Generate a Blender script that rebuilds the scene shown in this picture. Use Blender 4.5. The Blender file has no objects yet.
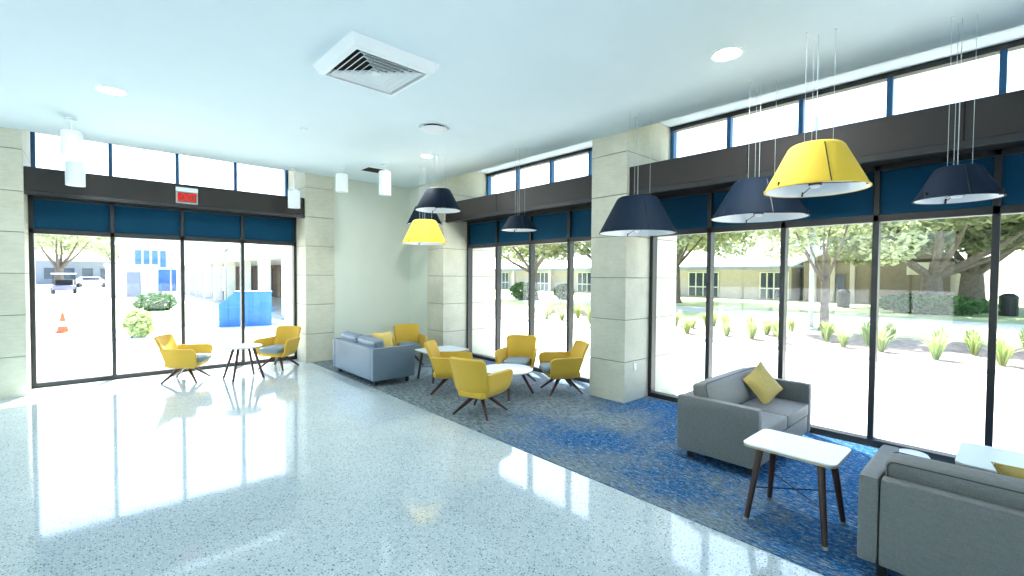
import bpy, math, random
from mathutils import Vector, Matrix
PI = math.pi
C = bpy.context.scene.collection
SC = bpy.context.scene

# ------------------------------------------------------------------ colours and materials
def lin(c):
    return tuple(((v / 255) / 12.92 if v / 255 <= .04045 else ((v / 255 + .055) / 1.055) ** 2.4) for v in c) + (1,)

class NT:
    """small helper round a material's node tree"""
    def __init__(s, name):
        s.m = bpy.data.materials.new(name); s.m.use_nodes = True
        s.t = s.m.node_tree; s.b = s.t.nodes['Principled BSDF']; s.out = s.t.nodes['Material Output']
    def n(s, kind, **kw):
        x = s.t.nodes.new(kind)
        for k, v in kw.items():
            if k in x.inputs: x.inputs[k].default_value = v
            else: setattr(x, k, v)
        return x
    def l(s, a, b): s.t.links.new(a, b)
    def coords(s, scale=(1, 1, 1), kind='Object'):
        tc = s.n('ShaderNodeTexCoord'); mp = s.n('ShaderNodeMapping'); mp.inputs['Scale'].default_value = scale
        s.l(tc.outputs[kind], mp.inputs['Vector']); return mp.outputs[0]
    def ramp(s, fac, stops, interp='LINEAR'):
        r = s.n('ShaderNodeValToRGB'); r.color_ramp.interpolation = interp
        e = r.color_ramp.elements
        while len(e) < len(stops): e.new(.5)
        for q, (p, c) in zip(e, stops): q.position = p; q.color = c
        s.l(fac, r.inputs[0]); return r.outputs[0]
    def mix(s, fac, a, b, mode='MIX'):
        x = s.n('ShaderNodeMix', data_type='RGBA', blend_type=mode)
        for sock, v in ((0, fac), (6, a), (7, b)):
            if hasattr(v, 'is_output'): s.l(v, x.inputs[sock])
            else: x.inputs[sock].default_value = v
        return x.outputs[2]
    def noise(s, vec, scale, detail=3, rough=.5):
        x = s.n('ShaderNodeTexNoise'); x.inputs['Scale'].default_value = scale
        x.inputs['Detail'].default_value = detail; x.inputs['Roughness'].default_value = rough
        s.l(vec, x.inputs['Vector']); return x.outputs[0]
    def bump(s, h, strength, dist=.01):
        x = s.n('ShaderNodeBump'); x.inputs['Strength'].default_value = strength; x.inputs['Distance'].default_value = dist
        s.l(h, x.inputs['Height']); s.l(x.outputs[0], s.b.inputs['Normal'])
    def set(s, **kw):
        names = dict(rough='Roughness', metal='Metallic', spec='Specular IOR Level', coat='Coat Weight', coatr='Coat Roughness', sheen='Sheen Weight')
        for k, v in kw.items(): s.b.inputs[names[k]].default_value = v
        return s

def plain(name, rgb, rough=.5, var=.06, scale=6, metal=0, spec=.5, bump=0, bscale=60, sheen=0):
    t = NT(name); v = t.coords(); nz = t.noise(v, scale)
    a = tuple(c * (1 - var) for c in rgb[:3]) + (1,); b = tuple(min(1, c * (1 + var)) for c in rgb[:3]) + (1,)
    t.l(t.ramp(nz, [(.3, a), (.7, b)]), t.b.inputs['Base Color'])
    t.set(rough=rough, metal=metal, spec=spec, sheen=sheen)
    if bump: t.bump(t.noise(v, bscale, 4), bump, .004)
    return t.m

def fabric(name, rgb, rough=.8, scale=260, contrast=.16, spec=.3):
    t = NT(name); v = t.coords((1, 1, 1))
    n1 = t.noise(t.coords((1, 1, .12)), scale, 2); n2 = t.noise(t.coords((.12, .12, 1)), scale, 2)
    m = t.n('ShaderNodeMath', operation='ADD'); t.l(n1, m.inputs[0]); t.l(n2, m.inputs[1])
    h = t.n('ShaderNodeMath', operation='MULTIPLY'); h.inputs[1].default_value = .5; t.l(m.outputs[0], h.inputs[0])
    a = tuple(c * (1 - contrast) for c in rgb[:3]) + (1,); b = tuple(min(1, c * (1 + contrast)) for c in rgb[:3]) + (1,)
    t.l(t.ramp(h.outputs[0], [(.35, a), (.65, b)]), t.b.inputs['Base Color'])
    t.set(rough=rough, spec=spec, sheen=.12); t.bump(h.outputs[0], .25, .002)
    return t.m

def mat_terrazzo():
    t = NT('terrazzo'); v = t.coords()
    base = t.ramp(t.noise(v, 1.2, 2), [(.3, lin((186, 199, 202))), (.7, lin((197, 208, 210)))])
    def specks(sc, thr, col, under, keep):
        vo = t.n('ShaderNodeTexVoronoi'); vo.inputs['Scale'].default_value = sc; t.l(v, vo.inputs['Vector'])
        d = t.n('ShaderNodeMath', operation='LESS_THAN'); d.inputs[1].default_value = thr; t.l(vo.outputs['Distance'], d.inputs[0])
        sx = t.n('ShaderNodeSeparateColor'); t.l(vo.outputs['Color'], sx.inputs[0])
        k = t.n('ShaderNodeMath', operation='LESS_THAN'); k.inputs[1].default_value = keep; t.l(sx.outputs[0], k.inputs[0])
        mm = t.n('ShaderNodeMath', operation='MULTIPLY'); t.l(d.outputs[0], mm.inputs[0]); t.l(k.outputs[0], mm.inputs[1])
        return t.mix(mm.outputs[0], under, col)
    c = specks(55, .36, lin((150, 165, 170)), base, .5)
    c = specks(48, .28, lin((112, 116, 110)), c, .26)
    c = specks(85, .36, lin((232, 236, 236)), c, .35)
    c = specks(38, .20, lin((72, 78, 84)), c, .22)
    t.l(c, t.b.inputs['Base Color']); t.set(rough=.07, spec=.55)
    w = t.noise(v, 2.2, 2); t.bump(w, .02, .01)
    return t.m

def mat_carpet():
    t = NT('carpet_streaks'); v = t.coords()
    st = t.noise(t.coords((26, 8, 1)), 1.0, 5, .7)
    fine = t.noise(t.coords((90, 40, 1)), 1.0, 3, .6)
    big = t.noise(t.coords((.55, .42, 1)), 1.0, 3, .6)
    sx = t.n('ShaderNodeSeparateXYZ'); t.l(v, sx.inputs[0])
    g = t.n('ShaderNodeMapRange'); g.inputs[1].default_value = 5.6; g.inputs[2].default_value = 1.0
    g.inputs[3].default_value = -.20; g.inputs[4].default_value = .17; t.l(sx.outputs[1], g.inputs[0])
    gx = t.n('ShaderNodeMapRange'); gx.inputs[1].default_value = 3.4; gx.inputs[2].default_value = 5.8
    gx.inputs[3].default_value = -.10; gx.inputs[4].default_value = .08; t.l(sx.outputs[0], gx.inputs[0])
    a = t.n('ShaderNodeMath', operation='ADD'); t.l(g.outputs[0], a.inputs[0]); t.l(gx.outputs[0], a.inputs[1])
    b = t.n('ShaderNodeMath', operation='ADD'); t.l(a.outputs[0], b.inputs[0]); t.l(big, b.inputs[1])
    sm = t.n('ShaderNodeMath', operation='MULTIPLY_ADD'); sm.inputs[1].default_value = .9; sm.inputs[2].default_value = -.45; t.l(st, sm.inputs[0])
    d = t.n('ShaderNodeMath', operation='ADD'); t.l(b.outputs[0], d.inputs[0]); t.l(sm.outputs[0], d.inputs[1])
    grey = t.ramp(st, [(.30, lin((66, 82, 92))), (.50, lin((122, 134, 138))), (.70, lin((176, 180, 176)))])
    blue = t.ramp(fine, [(.30, lin((14, 60, 104))), (.55, lin((34, 98, 152))), (.75, lin((118, 162, 190)))])
    f = t.ramp(d.outputs[0], [(.40, (0, 0, 0, 1)), (.58, (1, 1, 1, 1))])
    col = t.mix(f, grey, blue)
    fl = t.noise(t.coords((48, 13, 1)), 1.0, 4, .65)
    fl2 = t.noise(t.coords((34, 9, 1)), 1.3, 4, .7)
    col = t.mix(t.ramp(fl, [(.53, (0, 0, 0, 1)), (.62, (.62, .62, .62, 1))]), col, lin((156, 178, 188)))
    col = t.mix(t.ramp(fl2, [(.36, (.7, .7, .7, 1)), (.46, (0, 0, 0, 1))]), col, lin((22, 48, 78)))
    dark = t.ramp(fine, [(.3, (.7, .7, .7, 1)), (.7, (1.15, 1.15, 1.15, 1))])
    t.l(t.mix(1.0, col, dark, 'MULTIPLY'), t.b.inputs['Base Color'])
    t.set(rough=.95, spec=.1); t.bump(fine, .5, .006)
    return t.m

def mat_glass():
    t = NT('clear_glass'); t.t.nodes.remove(t.b)
    tr = t.n('ShaderNodeBsdfTransparent'); tr.inputs[0].default_value = (.93, .96, .96, 1)
    gl = t.n('ShaderNodeBsdfGlossy'); gl.inputs['Roughness'].default_value = .02
    fr = t.n('ShaderNodeFresnel'); ge = t.n('ShaderNodeNewGeometry'); io = t.n('ShaderNodeMapRange'); io.inputs[3].default_value = 1.45; io.inputs[4].default_value = 1 / 1.45
    t.l(ge.outputs['Backfacing'], io.inputs[0]); t.l(io.outputs[0], fr.inputs[0])  # same reflectance from both faces of the pane
    mx = t.n('ShaderNodeMixShader'); t.l(fr.outputs[0], mx.inputs[0]); t.l(tr.outputs[0], mx.inputs[1]); t.l(gl.outputs[0], mx.inputs[2])
    nz = t.noise(t.coords(), .5, 1)  # faint ripple of float glass
    bp = t.n('ShaderNodeBump'); bp.inputs['Strength'].default_value = .004; t.l(nz, bp.inputs['Height']); t.l(bp.outputs[0], gl.inputs['Normal'])
    t.l(mx.outputs[0], t.out.inputs[0]); return t.m

def emit(name, rgb, strength):
    t = NT(name); t.t.nodes.remove(t.b); e = t.n('ShaderNodeEmission'); e.inputs[0].default_value = rgb; e.inputs[1].default_value = strength
    t.l(e.outputs[0], t.out.inputs[0]); return t.m

def mat_leaf(name, a, b, trans=.3):
    t = NT(name); oi = t.n('ShaderNodeNewGeometry')
    c = t.ramp(oi.outputs['Random Per Island'], [(.0, a), (1., b)])
    t.l(c, t.b.inputs['Base Color']); t.set(rough=.6, spec=.3)
    tb = t.n('ShaderNodeBsdfTranslucent'); t.l(c, tb.inputs[0])
    mx = t.n('ShaderNodeMixShader'); mx.inputs[0].default_value = trans
    t.l(t.b.outputs[0], mx.inputs[1]); t.l(tb.outputs[0], mx.inputs[2]); t.l(mx.outputs[0], t.out.inputs[0]); return t.m

def mat_stone():
    t = NT('cast_stone'); v = t.coords()
    c = t.ramp(t.noise(v, 3, 5, .65), [(.3, lin((194, 192, 170))), (.7, lin((210, 208, 188)))])
    vn = t.noise(t.coords((1, 1, 6)), 9, 3)
    t.l(t.mix(.18, c, t.ramp(vn, [(.3, lin((180, 182, 168))), (.7, lin((232, 232, 222)))])), t.b.inputs['Base Color'])
    t.set(rough=.7, spec=.3); t.bump(t.noise(v, 40, 4), .08, .003); return t.m

M = dict(
    terrazzo=mat_terrazzo(), carpet=mat_carpet(), glass=mat_glass(), stone=mat_stone(),
    joint=plain('stone_joint', lin((128, 128, 114)), .9),
    ceiling=plain('ceiling_paint', lin((220, 235, 240)), .9, .01, 2),
    paint=plain('wall_paint', lin((212, 217, 203)), .85, .015, 2),
    frame=plain('bronze_frame', lin((34, 35, 36)), .38, .05, 10, 0, .5),
    glaref=plain('blue_glare_frame', lin((22, 92, 140)), .4, .05, 10, .0),  # blue sky glare on the clerestory mullions, put into their colour
    fascia=plain('dark_bronze_panel', lin((35, 31, 28)), .6, .05, 4),
    spandrel=plain('blue_spandrel', lin((0, 68, 98)), .55, .05, 3, 0, .15),
    grey=fabric('grey_upholstery', lin((112, 113, 110)), .6, 260, .18, .5),
    litgrey=fabric('blue_lit_grey_upholstery', lin((98, 117, 134)), .38, 260, .1, .9),  # grey fabric with the bluish window light mixed into its base colour
    seatgrey=fabric('seat_grey', lin((120, 138, 146))),
    piping=plain('dark_piping', lin((60, 64, 66)), .7),
    yellow=fabric('yellow_upholstery', lin((216, 173, 62)), .7, 320, .06),
    pillow=fabric('gold_pillow', lin((203, 177, 100)), .6, 200, .10),
    walnut=None,
    white=plain('white_laminate', lin((236, 240, 242)), .3, .01, 3),
    edge=plain('plywood_edge', lin((176, 160, 130)), .6, .12, 20),
    black=plain('black_metal', lin((22, 23, 25)), .45, .05),
    steel=plain('brushed_steel', lin((168, 172, 172)), .35, .05, 30, .8),
    navy=plain('navy_shade', lin((4, 26, 46)), .75, .05, 40, 0, .25),
    yshade=fabric('yellow_shade', lin((234, 196, 60)), .8, 300, .04),
    lining=plain('white_lining', lin((232, 236, 238)), .7, .01),
    wire=plain('suspension_wire', lin((186, 196, 198)), .4, .03, 10, .3),
    plaster=plain('white_enamel', lin((232, 238, 240)), .5, .01),
    dark=plain('dark_void', lin((18, 19, 20)), .9),
    red=emit('red_exit_glow', lin((255, 48, 36)), .30), pinkish=plain('exit_face', lin((128, 62, 58)), .5),
    lamp=emit('downlight_glow', (1, .97, .93, 1), 14),
    conc=plain('concrete', lin((205, 203, 198)), .9, .05, .6),
    kerb=plain('kerb_concrete', lin((178, 176, 170)), .9, .06, 2),
    mulch=plain('mulch', lin((136, 122, 108)), 1, .35, 6, bump=.6, bscale=18),
    lawn=plain('lawn_grass', lin((168, 180, 128)), 1, .22, 1.2, bump=.5, bscale=40),
    wallb=plain('tan_brick', lin((186, 172, 168)), .9, .06, 3),
    walld=plain('brown_siding', lin((126, 112, 96)), .9, .08, 3), wallshade=plain('shaded_wall', lin((92, 76, 64)), .9, .08, 3),
    roof=plain('pale_metal_roof', lin((200, 204, 206)), .6, .04, 1),
    eave=plain('eave_band', lin((120, 128, 140)), .8),
    wglass=plain('distant_window_glass', lin((40, 58, 78)), .1, .1, 1),
    bglass=plain('blue_window_glass', lin((52, 110, 170)), .15, .15, 1),
    col=plain('white_column', lin((222, 218, 210)), .8),
    bark=plain('bark', lin((112, 100, 90)), 1, .25, 5, bump=.6, bscale=12),
    leaf=mat_leaf('oak_leaf', lin((96, 106, 72)), lin((178, 184, 140))),
    leaf2=mat_leaf('pale_leaf', lin((132, 142, 104)), lin((204, 208, 164))),
    hedge=mat_leaf('hedge_leaf', lin((36, 78, 34)), lin((92, 136, 62)), .2),
    tuft=mat_leaf('tuft_blade', lin((140, 164, 92)), lin((206, 214, 150)), .35),
    dump=plain('blue_dumpster_paint', lin((44, 110, 190)), .5, .06, 2),
    orange=plain('cone_orange', lin((235, 90, 50)), .6), tyre=plain('tyre', lin((28, 28, 30)), .9),
    carwhite=plain('white_car_paint', lin((228, 230, 234)), .3, .01), carred=plain('cart_paint', lin((120, 118, 140)), .4),
)
def walnut():
    t = NT('walnut'); g = t.noise(t.coords((30, 30, 3)), 1, 4)
    t.l(t.ramp(g, [(.3, lin((38, 22, 16))), (.7, lin((78, 46, 32)))]), t.b.inputs['Base Color']); t.set(rough=.4); return t.m
M['walnut'] = walnut()

# ------------------------------------------------------------------ mesh building
class MB:
    def __init__(s): s.v, s.f = [], []
    def add(s, vs, fs):
        o = len(s.v); s.v += [tuple(p) for p in vs]; s.f += [tuple(i + o for i in f) for f in fs]; return s
    def box(s, x0, x1, y0, y1, z0, z1):
        return s.add([(x, y, z) for z in (z0, z1) for y in (y0, y1) for x in (x0, x1)],
                     [(0, 2, 3, 1), (4, 5, 7, 6), (0, 1, 5, 4), (2, 6, 7, 3), (0, 4, 6, 2), (1, 3, 7, 5)])
    def tube(s, pts, r, n=8, caps=True):
        """pts: list of points; r: radius or list of radii"""
        pts = [Vector(p) for p in pts]; k = len(pts); rs = r if isinstance(r, (list, tuple)) else [r] * k
        vs = []; prev = None
        for i, p in enumerate(pts):
            d = (pts[min(i + 1, k - 1)] - pts[max(i - 1, 0)]).normalized()
            if prev is None:
                a = d.orthogonal().normalized()
            else:
                a = (prev - d * prev.dot(d)).normalized()
            prev = a; b = d.cross(a)
            vs += [p + (a * math.cos(2 * PI * j / n) + b * math.sin(2 * PI * j / n)) * rs[i] for j in range(n)]
        fs = [(i * n + j, i * n + (j + 1) % n, (i + 1) * n + (j + 1) % n, (i + 1) * n + j) for i in range(k - 1) for j in range(n)]
        if caps: fs += [tuple(range(n))[::-1], tuple(range((k - 1) * n, k * n))]
        return s.add(vs, fs)
    def loop_tube(s, pts, r, n=6):
        pts = [Vector(p) for p in pts]; k = len(pts); vs = []
        c = sum(pts, Vector()) / k
        for i, p in enumerate(pts):
            d = (pts[(i + 1) % k] - pts[i - 1]).normalized(); a = (p - c); a = (a - d * a.dot(d)).normalized(); b = d.cross(a)
            vs += [p + (a * math.cos(2 * PI * j / n) + b * math.sin(2 * PI * j / n)) * r for j in range(n)]
        return s.add(vs, [(i * n + j, i * n + (j + 1) % n, ((i + 1) % k) * n + (j + 1) % n, ((i + 1) % k) * n + j) for i in range(k) for j in range(n)])
    def lathe(s, prof, n=32, c=(0, 0, 0), close=False):
        """prof: (radius, z) pairs, from bottom up"""
        vs = [(c[0] + r * math.cos(2 * PI * j / n), c[1] + r * math.sin(2 * PI * j / n), c[2] + z) for r, z in prof for j in range(n)]
        k = len(prof); m = k if close else k - 1
        fs = [(i * n + j, i * n + (j + 1) % n, ((i + 1) % k) * n + (j + 1) % n, ((i + 1) % k) * n + j) for i in range(m) for j in range(n)]
        if not close:
            if prof[0][0] > 1e-6: fs.append(tuple(range(n))[::-1])
            if prof[-1][0] > 1e-6: fs.append(tuple(range((k - 1) * n, k * n)))
        return s.add(vs, fs)
    def slab(s, outline, z0, z1):
        n = len(outline)
        return s.add([(x, y, z0) for x, y in outline] + [(x, y, z1) for x, y in outline],
                     [tuple(range(n))[::-1], tuple(range(n, 2 * n))] + [(i, (i + 1) % n, n + (i + 1) % n, n + i) for i in range(n)])
    def rbox(s, c, size, r, n=7, puff=(0, 0, 0), M4=None):
        """soft rounded box; puff swells the faces like a stuffed cushion"""
        h = [q / 2 for q in size]; idx = {}; vs = []; fs = []
        def P(i, j, k):
            key = (i, j, k)
            if key in idx: return idx[key]
            q = []
            for a, t in enumerate((i, j, k)):
                u = -1 + 2 * t / n; u = math.copysign(abs(u) ** .7, u)
                q.append(u)
            p = [q[a] * h[a] for a in range(3)]
            inner = [max(-(h[a] - r), min(h[a] - r, p[a])) for a in range(3)]
            d = Vector([p[a] - inner[a] for a in range(3)])
            if d.length > 1e-9:
                d = d.normalized() * r
            w = Vector(inner) + d
            for a in range(3):
                b, e = (a + 1) % 3, (a + 2) % 3
                if abs(q[a]) > .999: w[a] += math.copysign(puff[a], q[a]) * (1 - q[b] ** 2) * (1 - q[e] ** 2)
            if M4 is not None: w = M4 @ w
            idx[key] = len(vs); vs.append(w + Vector(c)); return idx[key]
        R_ = range(n)
        for i in R_:
            for j in R_:
                fs.append((P(i, j, 0), P(i, j + 1, 0), P(i + 1, j + 1, 0), P(i + 1, j, 0)))
                fs.append((P(i, j, n), P(i + 1, j, n), P(i + 1, j + 1, n), P(i, j + 1, n)))
                fs.append((P(i, 0, j), P(i + 1, 0, j), P(i + 1, 0, j + 1), P(i, 0, j + 1)))
                fs.append((P(i, n, j), P(i, n, j + 1), P(i + 1, n, j + 1), P(i + 1, n, j)))
                fs.append((P(0, i, j), P(0, i, j + 1), P(0, i + 1, j + 1), P(0, i + 1, j)))
                fs.append((P(n, i, j), P(n, i + 1, j), P(n, i + 1, j + 1), P(n, i, j + 1)))
        return s.add(vs, fs)
    def panel(s, fn, t, nu=14, nv=10, rad=(.2, .2, .2, .2), w=1., h=1.):
        """thick curved panel: fn(u in -1..1, v in 0..1) -> point; rad = corner radii bl, br, tr, tl in metres for a panel w x h"""
        def uv(i, j):
            v = j / nv; y = v * h; L, Rr = -w / 2, w / 2
            def inset(r, d): return 0 if d >= r else r - math.sqrt(max(0, r * r - (r - d) ** 2))
            L += inset(rad[0], y) if y < rad[0] else (inset(rad[3], h - y) if h - y < rad[3] else 0)
            Rr -= inset(rad[1], y) if y < rad[1] else (inset(rad[2], h - y) if h - y < rad[2] else 0)
            x = L + (Rr - L) * i / nu
            return x / (w / 2), v
        vv = [0, .02, .06] + [q / nv for q in range(1, nv)] + [.94, .98, 1]; vv = sorted(set(vv))
        nv_ = len(vv) - 1; G = []
        for j in range(nv_ + 1):
            for i in range(nu + 1):
                u, v = uv(i, vv[j] * nv); e = 1e-3
                p = Vector(fn(u, v)); du = Vector(fn(u + e, v)) - Vector(fn(u - e, v)); dv = Vector(fn(u, v + e)) - Vector(fn(u, v - e))
                G.append((p, du.cross(dv).normalized()))
        n1 = nu + 1; N = len(G)
        vs = [p + q * t / 2 for p, q in G] + [p - q * t / 2 for p, q in G]; fs = []
        for j in range(nv_):
            for i in range(nu):
                a, b, c_, d = j * n1 + i, j * n1 + i + 1, (j + 1) * n1 + i + 1, (j + 1) * n1 + i
                fs.append((a, b, c_, d)); fs.append((N + d, N + c_, N + b, N + a))
        rim = [i for i in range(nu)] + [j * n1 + nu for j in range(nv_)] + [nv_ * n1 + i for i in range(nu, 0, -1)] + [j * n1 for j in range(nv_, 0, -1)]
        for k in range(len(rim)):
            a, b = rim[k], rim[(k + 1) % len(rim)]; fs.append((b, a, N + a, N + b))
        return s.add(vs, fs)
    def build(s, name, mat, parent=None, bevel=0, smooth=True, angle=40, seg=2, subsurf=0, loc=None):
        me = bpy.data.meshes.new(name); me.from_pydata(s.v, [], s.f); me.materials.append(M[mat] if isinstance(mat, str) else mat)
        me.validate(); me.update()
        if smooth:
            me.polygons.foreach_set('use_smooth', [True] * len(me.polygons)); me.set_sharp_from_angle(angle=math.radians(angle))
        o = bpy.data.objects.new(name, me); C.objects.link(o)
        if bevel:
            m = o.modifiers.new('soft_edges', 'BEVEL'); m.width = bevel; m.segments = seg; m.limit_method = 'ANGLE'; m.angle_limit = math.radians(35)
        if subsurf:
            m = o.modifiers.new('smooth', 'SUBSURF'); m.levels = subsurf; m.render_levels = subsurf
        if loc: o.location = loc
        if parent: o.parent = parent
        return o

def tag(o, label, cat, group=None, kind=None):
    if label: o['label'] = label
    if cat: o['category'] = cat
    if group: o['group'] = group
    if kind: o['kind'] = kind
    return o
def thing(name, label, cat, loc=(0, 0, 0), rz=0, group=None):
    o = bpy.data.objects.new(name, None); o.empty_display_size = .1; C.objects.link(o)
    o.location = loc; o.rotation_euler = (0, 0, rz); return tag(o, label, cat, group)
def dup(root, loc, rz, label, group=None):
    def cp(o, par):
        c = o.copy(); C.objects.link(c)
        if par is not None: c.parent = par
        for ch in o.children: cp(ch, c)
        return c
    r = cp(root, None); r.location = loc; r.rotation_euler = (0, 0, rz); r['label'] = label
    if group: r['group'] = group
    return r
def struct(o): o['kind'] = 'structure'; return o
def rrect(w, h, r, n=6):
    out = []
    for cx, cy, a0 in ((w / 2 - r, h / 2 - r, 0), (-w / 2 + r, h / 2 - r, 90), (-w / 2 + r, -h / 2 + r, 180), (w / 2 - r, -h / 2 + r, 270)):
        out += [(cx + r * math.cos(math.radians(a0 + 90 * k / n)), cy + r * math.sin(math.radians(a0 + 90 * k / n))) for k in range(n + 1)]
    return out

# ------------------------------------------------------------------ the room
CZ = 4.05                     # ceiling
PX, WX, XC = 5.82, 6.495, 7.08   # pier faces, lower glazing and clerestory of the right hand wall
PY, WY, YC = 10.17, 10.786, 11.45  # the same for the far wall
G0 = -.10                     # ground outside
LX, RY = -8.0, -8.0           # unseen left and rear walls
SOF = 4.37                    # soffit of the clerestory recess

struct(MB().box(LX, WX, RY, WY, -.2, 0).build('floor', 'terrazzo', smooth=False))
struct(MB().box(3.42, WX - .07, -6.0, PY - .02, -.01, .008).build('floor_carpet', 'carpet', smooth=False))
cm = MB(); cm.box(LX, PX, RY, PY, CZ, CZ + .5); cm.box(PX, XC + .3, RY, YC + .3, SOF, CZ + .5); cm.box(LX, PX, PY, YC + .3, SOF, CZ + .5)
struct(cm.build('ceiling', 'ceiling', smooth=False))
# the lobby goes on unseen behind the camera; its glazing is added for daylight
def open_wall(name, boxes):
    m = MB()
    for q in boxes: m.box(*q)
    return struct(m.build(name, 'paint', smooth=False))
open_wall('wall_left', [(LX - .3, LX, RY, RY + 1, -.2, CZ), (LX - .3, LX, -7, 1.3, -.2, CZ), (LX - .3, LX, 9.2, YC, -.2, CZ), (LX - .3, LX, RY, YC, 3.6, CZ + .5)])
open_wall('wall_rear', [(LX, LX + 1, RY - .3, RY, -.2, CZ), (-1.4, -.6, RY - .3, RY, -.2, CZ), (5.2, XC, RY - .3, RY, -.2, CZ), (LX, XC, RY - .3, RY, 3.6, CZ + .5)])
def added_window(name, boxes, panes):
    m = MB()
    for q in boxes: m.box(*q)
    o = struct(m.build(name, 'frame', smooth=False))
    g = MB()
    for q in panes: MB().box(*q).build('glass_pane', 'glass', o)
def bays(a, b, n, fixed, axis):
    us = [a + (b - a) * k / n for k in range(n + 1)]; f0, f1 = fixed
    mk = (lambda u0, u1, z0, z1: (f0, f1, u0, u1, z0, z1)) if axis == 'x' else (lambda u0, u1, z0, z1: (u0, u1, f0, f1, z0, z1))
    fm = (f0 + f1) / 2
    pk = (lambda u0, u1, z0, z1: (fm, fm + .008, u0, u1, z0, z1)) if axis == 'x' else (lambda u0, u1, z0, z1: (u0, u1, fm, fm + .008, z0, z1))
    return [mk(u - .03, u + .03, 0, 3.6) for u in us] + [mk(a, b, 0, .07), mk(a, b, 2.5, 2.6), mk(a, b, 3.53, 3.6)], [pk(u0, u1, .05, 3.55) for u0, u1 in zip(us[:-1], us[1:])]
added_window('added_window_4', *bays(1.3, 9.2, 7, (LX - .2, LX - .08), 'x'))
added_window('added_window_5', *bays(LX + 1, -1.4, 5, (RY - .2, RY - .08), 'y'))
added_window('added_window_6', *bays(-.6, 5.2, 5, (RY - .2, RY - .08), 'y'))

def stone(name, x0, x1, y0, y1, joints, z1=SOF, ext=None):
    """stone clad pier of courses with recessed joints"""
    o = MB(); zz = [G0 - .1] + joints + [z1]
    for a, b in zip(zz[:-1], zz[1:]):
        o.box(x0, x1, y0, y1, a + .005, b - .005)
    m = struct(o.build(name, 'stone', bevel=.006, smooth=False))
    k = MB().box(x0 + .012, x1 - .012, y0 + .012, y1 - .012, G0 - .1, z1 - .002).build('mortar_joint', 'joint', m, smooth=False)
    return m
J = [.615, 1.25, 1.885, 2.51, 3.13, 3.76]
stone('wall_pier_west', -2.6, -.79, PY, YC + .25, J)
struct(MB().box(LX, -2.6, PY, YC + .25, -.2, SOF).build('wall_far_left', 'paint', smooth=False))
stone('wall_pier_exit', 3.32, 3.93, PY, YC + .25, J)
struct(MB().box(3.93, 7.34, PY + .02, YC + .25, -.2, SOF).build('wall_corner_back', 'paint', smooth=False))
struct(MB().box(PX + .02, 7.34, 9.37, PY + .02, -.2, SOF).build('wall_corner_side', 'paint', smooth=False))
stone('wall_pier_corner', PX, 7.34, 8.69, 9.37, J)
stone('wall_pier_middle', PX, 7.34, 3.88, 4.53, J)
stone('wall_pier_near', PX, 7.34, -3.45, -2.75, J)
struct(MB().box(PX + .02, 7.34, RY, -3.45, -.2, SOF).build('wall_right', 'paint', smooth=False))

# glazed walls. a frame runs along local u; T maps (u, depth, z) into the room; depth grows outward
def glazing(name, T, us, ztop=3.16, end0=True, end1=True):
    w = .058; d0, d1 = 0, .13
    root = bpy.data.objects.new(name, None); C.objects.link(root); root['kind'] = 'structure'
    def bx(u0, u1, a, b, z0, z1):
        m = MB(); p = [T(u, d) for u in (u0, u1) for d in (a, b)]
        return m.box(min(q[0] for q in p), max(q[0] for q in p), min(q[1] for q in p), max(q[1] for q in p), z0, z1)
    a, b = us[0], us[-1]
    bx(a, b, d0, d1, 0, .075).build('sill', 'frame', root, .004)
    bx(a, b, d0, d1, 2.535, 2.615).build('transom', 'frame', root, .004)
    bx(a, b, d0, d1, ztop - .06, ztop).build('head', 'frame', root, .004)
    dc = (XC - WX); e0 = dc; e1 = dc + .10
    bx(a, b, e0 - .02, e1, 3.50, 3.545).build('sill', 'frame', root)
    bx(a, b, e0 - .01, e1, SOF - .065, SOF).build('head', 'frame', root)
    for i, u in enumerate(us):
        lo, hi = u - w / 2, u + w / 2
        if i == 0: lo, hi = u, u + w
        if i == len(us) - 1: lo, hi = u - w, u
        bx(lo, hi, d0, d1, .075, ztop).build('mullion', 'frame', root, .004)
        bx(lo, hi, e0, e1, 3.53, SOF - .06).build('clerestory_mullion', 'glaref', root, .004)
    for u0, u1 in zip(us[:-1], us[1:]):
        bx(u0, u1, .06, .068, .07, 2.54).build('glass_pane', 'glass', root)
        bx(u0, u1, .05, .085, 2.60, ztop - .05).build('spandrel_panel', 'spandrel', root)
        bx(u0, u1, e0 + .05, e0 + .058, 3.54, SOF - .06).build('glass_pane', 'glass', root)
    return root
glazing('window_1', lambda u, d: (u, WY - .02 + d), [-.79, .235, 1.245, 2.265, 3.32])
glazing('window_2', lambda u, d: (WX - .02 + d, u), [4.53, 5.56, 6.58, 7.62, 8.69])
glazing('window_3', lambda u, d: (WX - .02 + d, u), [3.88, 2.94, 1.99, 1.055, .127, -.81, -1.75, -2.75][::-1])
# boxed shade pockets that run under the clerestory
def fascia(name, x0, x1, y0, y1, joints=()):
    o = struct(MB().box(x0, x1, y0, y1, 3.16, 3.525).build(name, 'fascia', None, .006))
    return o
f1 = fascia('trim_1', -.79, 3.32, PY + .05, YC)
f2 = fascia('trim_2', PX + .05, XC, 4.53, 8.69)
f3 = fascia('trim_3', PX + .05, XC, -2.75, 3.88)
for par, x0, x1, y0, y1 in ((f3, PX + .045, PX + .055, .33, .345), (f3, PX + .045, PX + .055, 2.20, 2.215), (f2, PX + .045, PX + .055, 6.9, 6.915)):
    MB().box(x0, x1, y0, y1, 3.165, 3.52).build('panel_joint', 'dark', par)
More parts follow.
